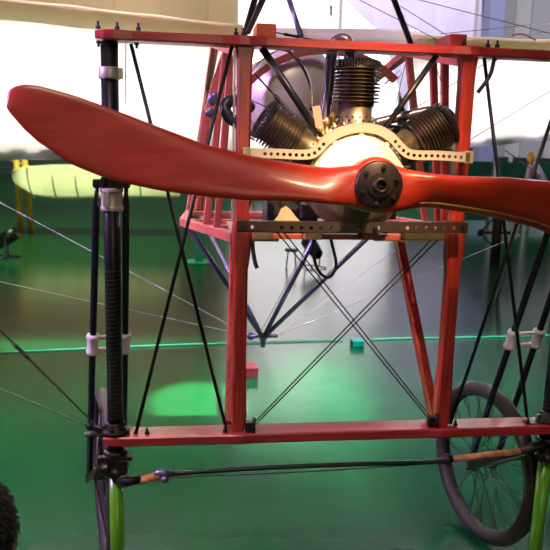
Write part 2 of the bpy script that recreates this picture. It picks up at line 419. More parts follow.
# bracing rods in the side bays and wires in the centre bay
def wire(a, b_, r=.0018, M=dark_steel, name='bracing_wire', tb=None):
    a, b_ = V(a), V(b_); g = MB(); g.path([a, b_], r, 6 if r < .004 else 10, )
    if tb:
        for t_ in tb:
            q = a.lerp(b_, t_); d = (b_-a).normalized()*.022
            g.path([q-d*1.6, q-d, q-d*.6, q+d*.6, q+d, q+d*1.6], [r, r*2.6, r*2.0, r*2.0, r*2.6, r], 8)
    return g.build(name, M, plane)
for Y_, A, B in ((.012, (131, 44), (226, 428)), (-.012, (232, 46), (135, 436)), (.012, (484, 56), (527, 417)), (-.012, (572, 58), (450, 424))):
    wire(aY(*A, Y_), aY(*B, Y_), .0055, black, 'bracing_rod')
zb, zt = 1.19, .60
for dx in (0, .02):
    wire((-.215+dx, .02, zb), (.285+dx*.5, -.01, zt), .0022, black)
    wire((.285+dx, .04, zb), (-.285+dx*.5, -.015, zt), .0022, black)
for x in (-.285, .285): g = MB(); g.box((x, -.02, .605), (.03, .02, .03)); g.tube((x+.01, -.03, .59), (x+.01, -.03, .635), .006, 8); g.build('wire_fitting', black, plane)
for a, b_ in (((.355, .02, 1.66), (.395, .01, 1.60)),): g = MB(); g.path(cat_pts([(.345, -.03, 1.60), (.37, -.03, 1.635), (.385, -.02, 1.66), (.395, -.01, 1.70)]), .006, 8); g.build('buckle', black, plane)

# -------------------------------------------------- fuselage
def seg(a, b_, w=.028, M=pink_wood, name='longeron'):
    g = MB(); g.bar(a, b_, w, w); return g.build(name, M, plane, bevel=.003)
ST = [(.03, .335, 1.17, 1.69, .325), (.72, .485, 1.135, 1.80, .37), (1.5, .46, 1.09, 1.70, .37), (2.4, .42, 1.00, 1.55, .36), (3.4, .37, .88, 1.38, .33), (4.5, .32, .75, 1.20, .29), (5.6, .28, .62, 1.02, .26), (6.6, .25, .52, .86, .24)]
def wd(a, zi): return a[1] if zi == 2 else a[4]
for s in (-1, 1):
    for zi in (2, 3):
        for i in range(len(ST)-1):
            a, b_ = ST[i], ST[i+1]
            seg((s*wd(a, zi), a[0], a[zi]), (s*wd(b_, zi), b_[0], b_[zi]), .030 if i < 2 else .026)
    for i, a in enumerate(ST[1:]):
        if s < 0 and i == 0: continue
        seg((s*a[1], a[0], a[2]), (s*a[4], a[0], a[3]), .026, name='upright')
    for f_ in (.3, .5):
        a, b_ = ST[0], ST[1]; x = s*(a[1]+(b_[1]-a[1])*f_); y = a[0]+(b_[0]-a[0])*f_
        seg((x, y, 1.155), (s*(a[4]+(b_[4]-a[4])*f_), y, 1.70+.1*f_), .023, red_wood if s > 0 else pink_wood, 'upright')
for i, a in enumerate(ST[1:]):
    seg((-a[1], a[0], a[2]), (a[1], a[0], a[2]), .024, name='cross_member')
    seg((-a[4], a[0], a[3]), (a[4], a[0], a[3]), .024, name='cross_member')
seg((-.41, .38, 1.15), (.41, .38, 1.15), .03, name='cross_member'); seg((-.41, .38, 1.40), (.0, .6, 1.40), .02, red_wood, name='cross_member')
for i in range(1, len(ST)-1):
    a, b_ = ST[i], ST[i+1]
    for s in (-1, 1):
        wire((s*a[1], a[0], a[2]), (s*b_[4], b_[0], b_[3]), .0015); wire((s*a[4], a[0], a[3]), (s*b_[1], b_[0], b_[2]), .0015)
g = MB(); g.box((-.27, .25, 1.163), (.13, .42, .012)); g.build('floor_board', tanwood, plane, bevel=.002)
g = MB(); g.box((.2, .3, 1.16), (.2, .42, .012)); g.build('floor_board', tanwood, plane, bevel=.002)
# cockpit side former with curved outer edge
def former(side_pts, inner_pts, Y, name, M, th=.02):
    g = MB(); poly = [aY(x, y, Y) for x, y in side_pts+inner_pts[::-1]]; g.prism(poly, (0, th, 0)); return g.build(name, M, plane, bevel=.003)
fo = former([(228, 44), (221, 55), (213, 78), (206, 103), (201, 122), (199, 140), (196, 165), (195, 198)], [(233, 48), (233, 62), (222, 80), (216, 103), (211, 122), (207, 140), (205, 165), (205, 198)], .70, 'side_former', pink_wood)
g = MB(); q = aY(214, 99, .66); g.sphere(q, .024, 14, 8, (1, .5, 1.1)); g.sphere(q+V((.05, 0, .02)), .022, 14, 8, (1.2, .5, .9)); g.sphere(q+V((-.015, 0, -.05)), .017, 12, 8, (1, .6, 1)); g.tube(q+V((.02, 0, -.02)), q+V((.09, 0, .05)), .008); g.build('control_fitting', blue_steel, plane)
# cowl arches behind the engine
def arch(Y, cx, R, z0, w, th, M, a0=0, a1=PI, sx=1.0):
    g = MB(); n = 24; prev = None
    for i in range(n+1):
        a = a0+(a1-a0)*i/n
        ring = [g.bm.verts.new((cx+math.cos(a)*(R+dr)*sx, Y+dy, z0+math.sin(a)*(R+dr))) for dr, dy in ((0, 0), (w, 0), (w, th), (0, th))]
        if prev:
            for k in range(4): g._f([prev[k], prev[(k+1) % 4], ring[(k+1) % 4], ring[k]])
        else: g._f(ring)
        prev = ring
    g._f(prev[::-1]); return g.build('cowl_arch', M, plane)
arch(.42, -.0, .345, 1.40, .022, .03, rib_wood, .85, 2.6, 1.02)
# fuel tank
g = MB(); c = aY(297, 96, .55); r = .165
g.lathe([(.0, -.12), (.05, -.116), (.10, -.10), (.138, -.07), (r, -.02), (r+.003, -.015), (r+.003, .0), (r, .004), (r, .34), (.0, .36)], c, (-.12, 1, 0), 48); tk = g.build('fuel_tank', tank_metal, plane)
g = MB(); g.lathe([(.03, 0), (.03, .02), (.02, .025)], c+V((0, .1, r-.005)), (0, 0, 1), 16); g.build('tank_cap', brass, tk)
g = MB(); g.torus(c+V((0, .12, 0)), (-.12, 1, 0), r+.006, .008, 40, 8); g.build('tank_strap', dark_steel, tk)
# dark magneto box and seat panel behind the crankcase
g = MB(); g.box((-.13, .34, 1.235), (.17, .14, .13)); g.build('magneto_box', mat('dark_box', (.015, .012, .02), .6), plane, bevel=.006)
g = MB(); g.box((.02, .12, 1.30), (.30, .03, .16)); g.build('engine_plate', mat('dark_plate', (.03, .025, .025), .6), plane, bevel=.004)

# lower pylon (purple steel tubes) and wires
AP = V((-.03, 1.1, .60)); AP = aY(263, 338, 1.25)
for x, y, z in ((-.47, .75, 1.12), (-.40, 1.7, 1.07), (.10, .9, 1.12), (.36, .9, 1.12)):
    g = MB(); g.tube(AP, (x, y, z), .011); g.build('pylon_strut', blue_steel, plane)
g = MB(); g.sphere(AP, .02); g.tube(AP+V((-.07, 0, .01)), AP+V((.07, 0, .01)), .010); g.tube(AP+V((0, 0, -.045)), AP+V((0, 0, .02)), .012); g.torus(AP+V((-.06, 0, .01)), (0, 1, 0), .015, .005, 14, 6)
g.build('pylon_fitting', blue_steel, plane)
# wires from pylon to wings
pale = mat('pale_cable', (.40, .38, .48), .4, metal=.6)
for (x, y, Y_), tb in (((0, 268, 1.1), (.55,)), ((0, 200, 1.9), (.4,)), ((110, 292, 1.2), None)):
    pass
wire(AP+V((-.06, 0, .01)), AP+(aY(40, 290, 1.15)-AP)*1.6, .0017, pale, tb=(.25,))
wire(AP+V((-.06, 0, .01)), AP+(aY(0, 202, 1.75)-AP)*1.15, .0017, pale, tb=(.3,))
wire(AP+V((.07, 0, .01)), aY(460, 203, 1.5), .0017, pale, tb=(.62,)); wire(AP+V((.07, 0, .01)), aY(520, 235, 1.6), .0017, pale, tb=(.12,))
wire((.05, .8, 1.1), aY(262, 330, 1.3), .0017, pale)
# landing wires from left lower corner
Lc = V((-AX-.045, -.005, .60))
wire(Lc, aY(-30, 300, .15), .0026, dark_steel, tb=(.60,)); wire(Lc+V((0, 0, -.004)), aY(-30, 376, .2), .0020, dark_steel)
g = MB(); g.bar(Lc+V((-.035, 0, .012)), Lc+V((.03, 0, -.01)), .014, .014); g.sphere(Lc+V((-.03, 0, .012)), .011); g.build('wire_shackle', dark_steel, plane)
redwire = mat('red_wire', (.30, .07, .07), .5)
wire(aY(470, 140, 1.0), aY(620, 48, .9), .0022, redwire); wire(aY(405, 115, .95), aY(498, 55, .9), .0020, redwire)
# right rear rigging seen below the wing
wire(aY(505, 150, 2.1), aY(560, 190, 2.0), .0035, black); wire(aY(455, 128, 2.3), aY(455, 185, 2.2), .0015, dark_steel)
wire(aY(436, 66, .8), aY(449, 110, .7), .0015, dark_steel); wire(aY(400, 70, .9), aY(372, 96, .5), .0015, dark_steel, tb=(.5,)); wire(aY(402, 72, .9), aY(376, 120, .9), .0012, dark_steel)
# red strip wire at upper left
wire(aY(126, 42, .03), aY(125, 105, .03), .0018, mat('pink_wire', (.75, .45, .45), .5))

# -------------------------------------------------- upper pylon
for a, b_, M_ in (((262, -25, .55), (244, 36, .75), black), ((274, -25, .4), (248, 32, .72), black), ((281, -25, 1.2), (301, 36, 1.0), blue_steel), ((385, -25, .55), (411, 44, .75), black)):
    g = MB(); g.tube(aY(*a), aY(*b_), .0115); g.build('cabane_strut', M_, plane)
for a, b_ in (((340, -10, .8), (442, 42, .8)), ((375, -10, .8), (470, 50, .9)), ((400, -5, .8), (560, 36, .8)), ((440, 34, .8), (560, 22, 1.2)), ((536, 34, 1.1), (560, 27, 1.2))): wire(aY(*a), aY(*b_), .0015)
wire(aY(331, -10, 3.0), aY(331, 24, 3.0), .004, black, tb=(.6,))
wire(aY(-10, 22, 1.2)+V((0, 0, .4)), aY(30, 6, 1.2)+V((0, 0, .4)), .002)
wire(aY(262, 30, .1), aY(315, 40, .2), .002, dark_steel, tb=(.55,))

# -------------------------------------------------- wings
nose = mat('wing_nose', (.80, .67, .40), .7, transl=.16, noise=.08, nscale=5)
def wing(corners, name, ribs, sgn):
    """corners: root LE, tip LE, root TE, tip TE (centre-line points). cambered fabric wing"""
    rl, tl, rt, tt = [V(c) for c in corners]
    prof_x = [0, .004, .015, .04, .08, .15, .25, .4, .55, .7, .85, 1.0]
    def tk(x): return .062*(1-x)**1.2*min(1, (x/.05)**.5) if x < 1 else 0
    def cam_(x): return .075*4*x*(1-x)*(1-.35*x)
    g = MB(); g.use(fabric); n = ribs*4; up = []; lo = []
    for i in range(n+1):
        s = i/n; L = rl.lerp(tl, s); T = rt.lerp(tt, s); U = []; W = []
        rip = .004*abs(math.sin(PI*i/4))
        if s > .93: k = (s-.93)/.07; L = L.lerp(T, .25*k*k)
        for x in prof_x:
            p = L.lerp(T, x); c = cam_(x)
            U.append(g.bm.verts.new(p+V((0, 0, c+tk(x)/2-rip))))
            W.append(g.bm.verts.new(p+V((0, 0, c*.9-tk(x)/2+rip))) if 0 < x < 1 else U[-1])
        up.append(U); lo.append(W)
    m_ = len(prof_x)
    for i in range(n):
        for j in range(m_-1):
            g.use(nose if j < 3 else fabric); g._f([up[i][j], up[i+1][j], up[i+1][j+1], up[i][j+1]], True); g.use(nose if j < 4 else fabric)
            g._f([lo[i][j], lo[i][j+1], lo[i+1][j+1], lo[i+1][j]], True)
    g.use(fabric)
    for i in (0, n): g._f([v for v in up[i]]+[v for v in lo[i][1:-1][::-1]])
    return g.build(name, fabric, plane)
def zoff(p, dz): return V((p[0], p[1], p[2]+dz))
lw = wing((aY(243, 27, .82), aY(0, -1, .82)+(aY(0, -1, .82)-aY(243, 27, .82))*2.6,
      aY(243, 156, 2.4), aY(0, 160, 2.4)+(aY(0, 160, 2.4)-aY(243, 156, 2.4))*1.3), 'wing', 10, -1)
rw = wing((aY(412, 37, .82), aY(412, 37, .82)+(aY(550, 42, .82)-aY(412, 37, .82))*5.5,
      aY(405, 153, 2.4), aY(405, 153, 2.4)+(aY(550, 140, 2.4)-aY(405, 153, 2.4))*4), 'wing', 10, 1)
# fabric deck over the fuselage between the wings
g = MB(); g.use(fabric)
A, B = aY(262, 36, 1.05), aY(418, 38, 1.05)
pr = None
for i in range(13):
    s = i/12; c = A.lerp(B, s); ring = []
    for j in range(8):
        a = PI*j/7
        ring.append(g.bm.verts.new(c+V((0, -.035*math.sin(a)+(.30*(j > 5)), .030*math.cos(a)))))
    if pr:
        for j in range(7): g._f([pr[j], ring[j], ring[j+1], pr[j+1]], True)
    pr = ring
dk = g.build('fuselage_deck', cream, plane); sm = dk.modifiers.new('s', 'SOLIDIFY'); sm.thickness = .004
# small flap on right wing leading edge
g = MB(); g.path(cat_pts([aY(512, 35, .8), aY(522, 34, .79), aY(530, 37, .78), aY(536, 40, .78)], 5), [.004]*16, 8); g.build('wing_strap', mat('leather', (.45, .25, .12), .6), plane)

# -------------------------------------------------- engine
EC = V((0, 0, 1.339))
g = MB(); g.use(alu)
g.lathe([(r_*.93, y_) for r_, y_ in [(.0, .10), (.10, .10), (.132, .085), (.142, .06), (.145, .0), (.143, -.04), (.148, -.045), (.148, -.055), (.138, -.062), (.125, -.078), (.105, -.092), (.080, -.102), (.060, -.112), (.048, -.13), (.040, -.16), (.036, -.20)]], EC+V((0, 0, .008)), (0, 1, 0), 56)
for k in range(10):
    a = 2*PI*k/10+.3; p = EC+V((math.cos(a)*.125, -.058, math.sin(a)*.125+.008)); g.path([p, p+V((0, -.014, 0))], .008, 6)
g.box(EC+V((0, -.005, -.125)), (.10, .12, .03))
eng = g.build('engine', alu, plane)
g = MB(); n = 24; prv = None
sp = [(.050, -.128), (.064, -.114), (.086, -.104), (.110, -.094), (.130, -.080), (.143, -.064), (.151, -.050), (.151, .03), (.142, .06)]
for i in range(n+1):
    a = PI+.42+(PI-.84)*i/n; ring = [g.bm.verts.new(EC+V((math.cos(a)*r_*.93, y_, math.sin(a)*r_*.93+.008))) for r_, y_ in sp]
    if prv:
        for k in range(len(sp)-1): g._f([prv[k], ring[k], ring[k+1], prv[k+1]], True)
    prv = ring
so = g.build('shaded_lower_crankcase', mat('lower_crankcase_shade', (.19, .135, .085), .5, metal=.5, noise=.2, nscale=20), eng); sm = so.modifiers.new('s', 'SOLIDIFY'); sm.thickness = .004  # lower crankcase: browner casting, with the shade of its underside put in the colour
# finned cylinders
def cylinder(ang, sh=0):
    ax = V((math.sin(ang), 0, math.cos(ang))); o = EC-ax*sh; g = MB()
    g.use(barrel_metal)
    g.lathe([(.062, .120), (.062, .134), (.052, .136), (.0505, .14), (.0505, .222)], o, ax, 32)
    u = V((0, 1, 0)); w = ax.cross(u).normalized()
    for k in range(4):
        a = PI/4+PI/2*k; p = o+ax*.132+(u*math.cos(a)+w*math.sin(a))*.060; g.path([p, p+ax*.024], .009, 6); g.tube(p, p+ax*.034, .004, 8)
    g.use(black)
    for rowi, (h, nn, off) in enumerate(((.178, 16, 0), (.168, 16, .5))):
        for k in range(nn):
            a = 2*PI*(k+off)/nn
            rd = u*math.cos(a)+w*math.sin(a); p = o+ax*h+rd*.0496; g.path([p, p+rd*.0022], .0028, 8)
    g.use(fin_metal)
    prof = [(.0505, .214)]
    nf = 10; h0 = .220; dh = .0098
    for k in range(nf):
        h = h0+k*dh; prof += [(.050, h), (.0645, h+.0006), (.0652, h+.0015), (.0645, h+.0024), (.050, h+.0030)]
    prof += [(.050, h0+nf*dh), (.046, h0+nf*dh+.012), (.0, h0+nf*dh+.016)]
    g.lathe(prof, o, ax, 40)
    # head: upright radial fins forming the serrated crown
    g.use(black)
    top = h0+nf*dh-.002
    for k in range(17):
        y = -.060+k*.0075; hw = math.sqrt(max(0, .0655**2-y*y))
        if hw < .012: continue
        n2 = 8; base = []; crest = []
        pts = [o+ax*(top)+u*0+w*hw+u*0, ]
        poly = [o+w*y+u*(-hw)+ax*top] + [o+w*y+u*(hw*math.cos(PI-PI*i/n2))+ax*(top+.012+.014*math.sin(PI*i/n2)*(1-(y/.075)**2)) for i in range(n2+1)] + [o+w*y+u*hw+ax*top]
        g.prism(poly, w*.0028)
    return g.build('cylinder', None, eng)
for a, h_ in ((-math.radians(57.5), .014), (0, -.004), (math.radians(57), .006)): cylinder(a, h_)
# shaft
g = MB(); g.tube(EC+V((0, -.18, 0)), EC+V((-.008, -.315, .008)), .012, 20); g.build('crankshaft', dark_steel, eng)
# small brass fittings on the crankcase top
g = MB()
for x, y, Y_, h in ((327, 128, -.03, .05), (335, 122, .02, .05), (318, 134, -.03, .045), (306, 143, -.03, .03), (341, 131, -.05, .03), (374, 131, -.05, .035), (381, 134, -.02, .03), (392, 138, -.03, .03), (332, 136, -.045, .03)):
    p = aY(x, y+7, Y_); g.lathe([(.011, 0), (.011, .010), (.006, .012), (.006, h*.6), (.010, h*.62), (.010, h*.8), (.004, h)], p, (random.uniform(-.3, .3), -.1, 1), 8)
g.build('valve_fittings', brass, eng)
g = MB(); g.bar(aY(316, 106, -.035), aY(322, 142, -.035), .022, .004, up=(0, 1, 0)); g.tube(aY(322, 140, -.05), aY(322, 140, 0), .009); g.build('strap_plate', mat('strap_tan', (.55, .42, .28), .4, metal=.5), eng)
# intake elbow at lower left of the crankcase
g = MB(); g.path(cat_pts([aY(306, 199, .02), aY(316, 201, .0), aY(326, 212, 0), aY(334, 224, .02)], 5), .015, 12); g.tube(aY(303, 198, .02), aY(309, 199, .02), .019); g.build('intake_elbow', mat('lilac_alu', (.60, .58, .66), .4, metal=.5), eng)
# exhaust pipes
bp_ = mat('pipe_steel', (.14, .125, .18), .32, metal=.7, noise=.2)
g = MB(); g.path(cat_pts([aY(349, 66, .04), aY(350, 48, .05), aY(345, 40, .05), aY(337, 41, .06), aY(332, 52, .07), aY(329, 85, .08), aY(323, 128, .06)], 6), .0165, 14); g.build('exhaust_pipe', bp_, eng)
g = MB(); P5 = cat_pts([aY(252, 108, .06), aY(240, 102, .04), aY(230, 101, .02), aY(225, 108, .01), aY(229, 117, 0), aY(240, 125, 0)], 6); g.path(P5, .0165, 14, cap=False); o = g.build('exhaust_pipe', hose, eng); sm = o.modifiers.new('s', 'SOLIDIFY'); sm.thickness = .002
g = MB(); g.path(cat_pts([aY(455, 128, .08), aY(450, 115, .08), aY(436, 110, .08), aY(405, 116, .08), aY(372, 124, .08)], 6), .0145, 14); g.build('exhaust_pipe', bp_, eng)
g = MB(); g.path([aY(368, 128, .1), aY(412, 131, .1)], .015, 14); g.build('exhaust_pipe', bp_, eng)
# engine braces and pipes
g = MB(); g.tube(aY(262, 48, .0), aY(321, 137, -.03), .0105); g.build('engine_brace', black, plane)
g = MB(); g.tube(aY(436, 56, .0), aY(381, 134, -.03), .0085); g.build('engine_brace', dark_steel, plane)
g = MB(); g.path(cat_pts([aY(275, 48, .1), aY(290, 52, .08), aY(303, 68, .06), aY(311, 88, .05), aY(312, 108, .03)], 6), .0045, 8); g.sphere(aY(312, 108, .03), .009); g.build('fuel_hose', hose, plane)
wire(aY(255, 74, .1), aY(308, 132, .05), .003, dark_steel, tb=(.5, .62)); wire(aY(240, 95, .4), aY(305, 125, .15), .0018)
g = MB(); g.path(cat_pts([aY(313, 238, .3), aY(314, 258, .3), aY(320, 273, .3), aY(330, 277, .3), aY(336, 265, .3), aY(333, 248, .3), aY(330, 236, .3)], 6), .0055, 8); g.build('cable_loop', hose, plane)
g = MB(); g.path(cat_pts([aY(252, 235, .25), aY(253, 250, .25), aY(255, 262, .25), aY(257, 268, .25)], 5), .007, 8); g.build('hanging_hose', blue_steel, plane)
# perforated mounting strips
def mk_path(px, Y_):
    P_ = cat_pts([aY(x, y, Y_) for x, y in px], 10); L = [0]
    for a, b_ in zip(P_, P_[1:]): L.append(L[-1]+(b_-a).length)
    tot = L[-1]
    def fn(s, t_):
        s = min(max(s, 0), tot-1e-6); i = 0
        while i < len(L)-2 and L[i+1] < s: i += 1
        k = (s-L[i])/(L[i+1]-L[i]); p = P_[i].lerp(P_[i+1], k); d = (P_[i+1]-P_[i]).normalized(); nrm = V((-d.z, 0, d.x))
        return p+nrm*t_
    return fn, tot
fn, tot = mk_path([(243, 153), (275, 154), (308, 155), (318, 150), (328, 140), (342, 132), (361, 128), (380, 131), (393, 139), (402, 149), (412, 155), (440, 156), (470, 158)], -.075)
n = 40; g = MB(); g.perforated(fn, [(tot*i/n, tot*(i+1)/n, (3 <= i <= 13 or 26 <= i <= 38)) for i in range(n)], .024, .0052, (0, .003, 0))
def strip(fn, tot, t0, dy, n=48):
    for i in range(n):
        a, b_ = fn(tot*i/n, t0), fn(tot*(i+1)/n-1e-5, t0); a2, b2 = a+V((0, dy, 0)), b_+V((0, dy, 0)); u_ = V((0, 0, .003))
        vs = [g.bm.verts.new(q) for q in (a, b_, b2, a2, a+u_, b_+u_, b2+u_, a2+u_)]
        for q in ((3, 2, 1, 0), (4, 5, 6, 7), (0, 1, 5, 4), (1, 2, 6, 5), (2, 3, 7, 6), (3, 0, 4, 7)): g._f([vs[k] for k in q])
strip(fn, tot, .0115, .022)
g.build('mounting_strip', mat('cream_metal', (.70, .62, .46), .38, metal=.5), eng)
gm = mat('gilt_metal', (.62, .50, .28), .4, metal=.6)
g = MB(); g.box(aY(466, 157, -.05), (.024, .05, .034)); g.build('strip_end', gm, eng, bevel=.001)
g = MB(); g.box(aY(247, 153, -.05), (.015, .05, .03)); g.build('strip_end', gm, eng, bevel=.001)
fn, tot = mk_path([(237, 227), (300, 228), (350, 228), (400, 228), (468, 228)], -.085)
n = 24; hs = {1, 4, 5, 6, 7, 8, 9, 10, 12, 14, 17, 18, 19, 20, 21, 22}
g = MB(); g.perforated(fn, [(tot*i/n, tot*(i+1)/n, i in hs) for i in range(n)], .028, .0058, (0, .003, 0)); strip(fn, tot, .0135, .03, 24); strip(fn, tot, -.0145, .03, 24)
g.build('lower_mount_bar', mat('brown_steel', (.065, .045, .036), .45, metal=.6), plane)
for x, y in ((243, 227), (463, 227), (346, 228), (375, 228)): bolt(aY(x, y, -.085), .007, .012, (0, -1, 0), dark_steel)
g = MB(); g.box((0, .045, 1.175), (.66, .05, .016)); g.build('cross_bearer', rib_wood, plane, bevel=.002)
for x, w_, M_ in ((312, .05, tanwood), (368, .05, rib_wood), (422, .12, tanwood), (262, .06, tanwood)):
    p = aY(x, 235, .0); g = MB(); g.box(p, (w_, .05, .022)); g.build('wood_spacer', M_, plane, bevel=.002)
# triangular bracket plate
g = MB(); g.prism([aY(273, 222, .0), aY(301, 222, .0), aY(296, 217, 0), aY(290, 209, 0), aY(286, 206, 0), aY(281, 209, 0), aY(278, 216, 0)], (0, .004, 0)); g.build('bracket_plate', mat('bracket_gilt', (.75, .60, .40), .4, metal=.3), plane)
g = MB(); g.bar(aY(240, 222, .05), aY(250, 190, .2), .03, .005, up=(0, 1, 0)); g.build('blue_plate', blue_steel, plane)

# -------------------------------------------------- propeller
prof_t = [  # r, top, bottom (projected offsets perpendicular to the radial line, left blade)
 (0.0, .064, -.062), (.035, .062, -.060), (.075, .054, -.048), (.12, .048, -.041), (.16, .050, -.038), (.20, .055, -.036), (.26, .063, -.035), (.325, .073, -.035), (.434, .097, -.028), (.541, .134, -.015), (.62, .162, .000),
 (.66, .176, .009), (.727, .198, .034), (.76, .207, .050), (.792, .215, .074), (.82, .221, .092), (.85, .223, .119), (.868, .219, .140), (.878, .214, .152), (.885, .209, .162), (.889, .202, .170)]
g = MB(); g.use(prop_wood)
def blade(sgn, edge=None):
    rings = []; K = 20
    fr = prof_t
    samples = []
    for i in range(len(fr)-1):
        n_ = 3 if fr[i+1][0]-fr[i][0] > .03 else 1
        for k in range(n_):
            t_ = k/n_; samples.append(tuple(fr[i][q]+(fr[i+1][q]-fr[i][q])*t_ for q in range(3)))
    samples.append(fr[-1])
    eds = []
    for r_, tp, bt in samples:
        c_ = (tp+bt)/2; h_ = (tp-bt)/2
        thick = .040 if r_ < .07 else max(.0065, .040-.056*(r_-.07)) * math.sqrt(min(1, max(.004, (.889-r_)/.05)))
        tw = (0 if r_ < .06 else min(1, (r_-.06)/.08))*(.030+.0*r_) * max(.35, 1-r_*.75)
        ring = []
        for k in range(K):
            a = 2*PI*k/K; ca, sa = math.cos(a), math.sin(a)
            e = .75 if r_ > .14 else .6
            x_ = math.copysign(abs(ca)**e, ca); y_ = math.copysign(abs(sa)**e, sa)
            z_ = c_+h_*x_; y = -thick*y_*(1 if y_ > 0 else .75) + tw*x_
            # left blade (image left) : leading edge at the bottom, so the top edge lies further back
            ring.append(g.bm.verts.new(HUB+V((-sgn*r_, y, sgn*z_))))
        rings.append(ring)
        eds.append((r_, bt, tw, thick, tp))
    for A, B in zip(rings, rings[1:]):
        for k in range(K): g._f([A[k], A[(k+1) % K], B[(k+1) % K], B[k]], True)
    g._f(rings[-1]); g._f(rings[0])
    return eds
e1 = blade(1); e2 = blade(-1)
# round boss
HP = HUB+V((-.010, 0, .010))
g.lathe([(.055, -.036), (.062, -.035), (.067, -.020), (.068, .024), (.06, .03)], HP, (0, 1, 0), 40)
prop = g.build('propeller', prop_wood, plane)
# brass edging on the lower edge of the right blade (its top outline mirrored)
g = MB(); pts = []
for r_, bt, tw, th, tp in e2:
    if .10 < r_ < .80: h_ = (tp-bt)/2; x_ = 1-.015/h_; sa = math.sqrt(1-(x_**(1/.75))**2)**.75; pts.append(HUB+V((r_, tw*x_-th*sa-.001, -tp+.015)))
g.path(pts, .0026, 6); g.build('edge_strip', brass, prop, label='thin gilt line along the lower edge of the right blade')
# hub plate
g = MB(); g.lathe([(.0, -.052), (.055, -.052), (.0595, -.048), (.060, -.034), (.055, -.03)], HP, (0, 1, 0), 48)
g.lathe([(.030, -.058), (.030, -.052)], HP, (0, 1, 0), 32)
g.torus(HP+V((0, -.066, 0)), (0, 1, 0), .0150, .005, 28, 8); g.lathe([(.016, -.066), (.0195, -.066), (.021, -.052)], HP, (0, 1, 0), 28, closed_ends=False); g.build('hub_plate', hub_steel, prop)
g = MB(); g.lathe([(.0, -.062), (.0115, -.062), (.0115, -.05)], HP, (0, 1, 0), 24); g.build('hub_bore', mat('bore_black', (.004, .004, .004), .7), prop)
for k in range(6):
    a = 2*PI*k/6+.35; p = HP+V((math.cos(a)*.045, -.052, math.sin(a)*.045)); bolt(p, .0065, .012, (0, -1, 0), hub_steel, prop)

# ================================================================== SUPPORT POSTS
for s in (-1, 1):
    t = thing('support_post', (s*AX, 0, 0), ['green painted support post under the right end of the lower beam', 'green painted support post under the left end of the lower beam'][s < 0], 'post', 'green posts propping up the aeroplane')
    g = MB(); g.tube((0, 0, .01), (0, 0, .455), .0215, 24); g.build('post_tube', green_paint, t)
    g = MB(); g.lathe([(.11, 0), (.11, .008), (.03, .012), (.024, .03)], (0, 0, 0), (0, 0, 1), 32); g.build('base_plate', green_paint, t)
# rear trestle under fuselage
p = at(199, 263, 2, 0)
t = thing('trestle_stand', (p.x, p.y, 0), 'teal trestle stand under the rear fuselage', 'stand')
g = MB(); g.box((0, 0, .26), (.10, .06, .52)); g.build('stand_post', teal_paint, t, bevel=.004)
g = MB(); g.box((0, 0, .012), (.28, .3, .024)); g.build('stand_foot', teal_paint, t, bevel=.004)

# ================================================================== FLOOR ITEMS
def stage_light(loc, rz, label, tilt):
    t = thing('stage_light', loc, label, 'lamp', 'black stage lights standing on the green floor', rz)
    R = Matrix.Rotation(tilt, 3, 'Y'); ax = R @ V((1, 0, 0)); c = V((0, 0, .24))
    g = MB(); g.lathe([(.0, -.16), (.05, -.155), (.07, -.13), (.075, -.05), (.085, .0), (.088, .14), (.080, .14), (.078, .10), (.0, .10)], c, ax, 28); bd = g.build('lamp_body', black, t)
    g = MB(); g.lathe([(.0, .102), (.074, .102), (.074, .108), (.0, .115)], c, ax, 24); g.build('lens', mat('lens_glass', (.3, .32, .4), .1, coat=.5), bd)
    g = MB()
    for s in (-1, 1): g.bar((0, s*.10, .25), (0, s*.10, .03), .02, .008, up=(0, 1, 0))
    g.bar((0, -.104, .03), (0, .104, .03), .03, .008); g.build('yoke', blue_steel, t)
    for a in (.5, 2.6, 4.2):
        g = MB(); g.tube((0, 0, .035), (.17*math.cos(a), .17*math.sin(a), .008), .009); g.build('foot', blue_steel, t)
    return t
p = at(7, 258, 2, 0); stage_light((p.x, p.y, 0), .1, 'black stage light at the left edge of the floor aimed up right', -.6)
p = at(312, 268, 2, 0); stage_light((p.x, p.y, 0), 1.9, 'black stage light seen on the floor below the engine', -.5)
for (x, y), dims, M_, lab in (((243, 376), (.17, .12, .07), box_red, 'small pinkish red junction box on the floor beside the centre left post'), ((357, 346), (.088, .075, .048), teal_paint, 'small teal junction box on the floor cable right of centre')):
    p = at(x, y, 2, 0); t = thing('junction_box', (p.x, p.y, 0), lab, 'box', rz=.1)
    g = MB(); g.box((0, 0, dims[2]*.35), (dims[0], dims[1], dims[2]*.7)); g.build('box_body', M_, t, bevel=.005)
    g = MB(); g.box((0, 0, dims[2]*.85), (dims[0]*1.03, dims[1]*1.03, dims[2]*.3)); g.build('box_lid', M_, t, bevel=.005)
pts = [at(x, y, 2, .0075) for x, y in ((-60, 354), (0, 352), (70, 349), (140, 346), (200, 344), (260, 342), (320, 340), (343, 339.5))]
g = MB(); g.path(cat_pts(pts, 4), .0055, 8); tag(g.build('floor_cable', cable_green), 'thin green cable on the floor running left from the teal junction box', 'cable')
pts = [at(x, y, 2, .0075) for x, y in ((371, 339), (420, 338), (480, 337), (550, 335), (620, 333))]
g = MB(); g.path(cat_pts(pts, 4), .0055, 8); tag(g.build('floor_cable', cable_green), 'thin green cable on the floor running right from the teal junction box', 'cable')
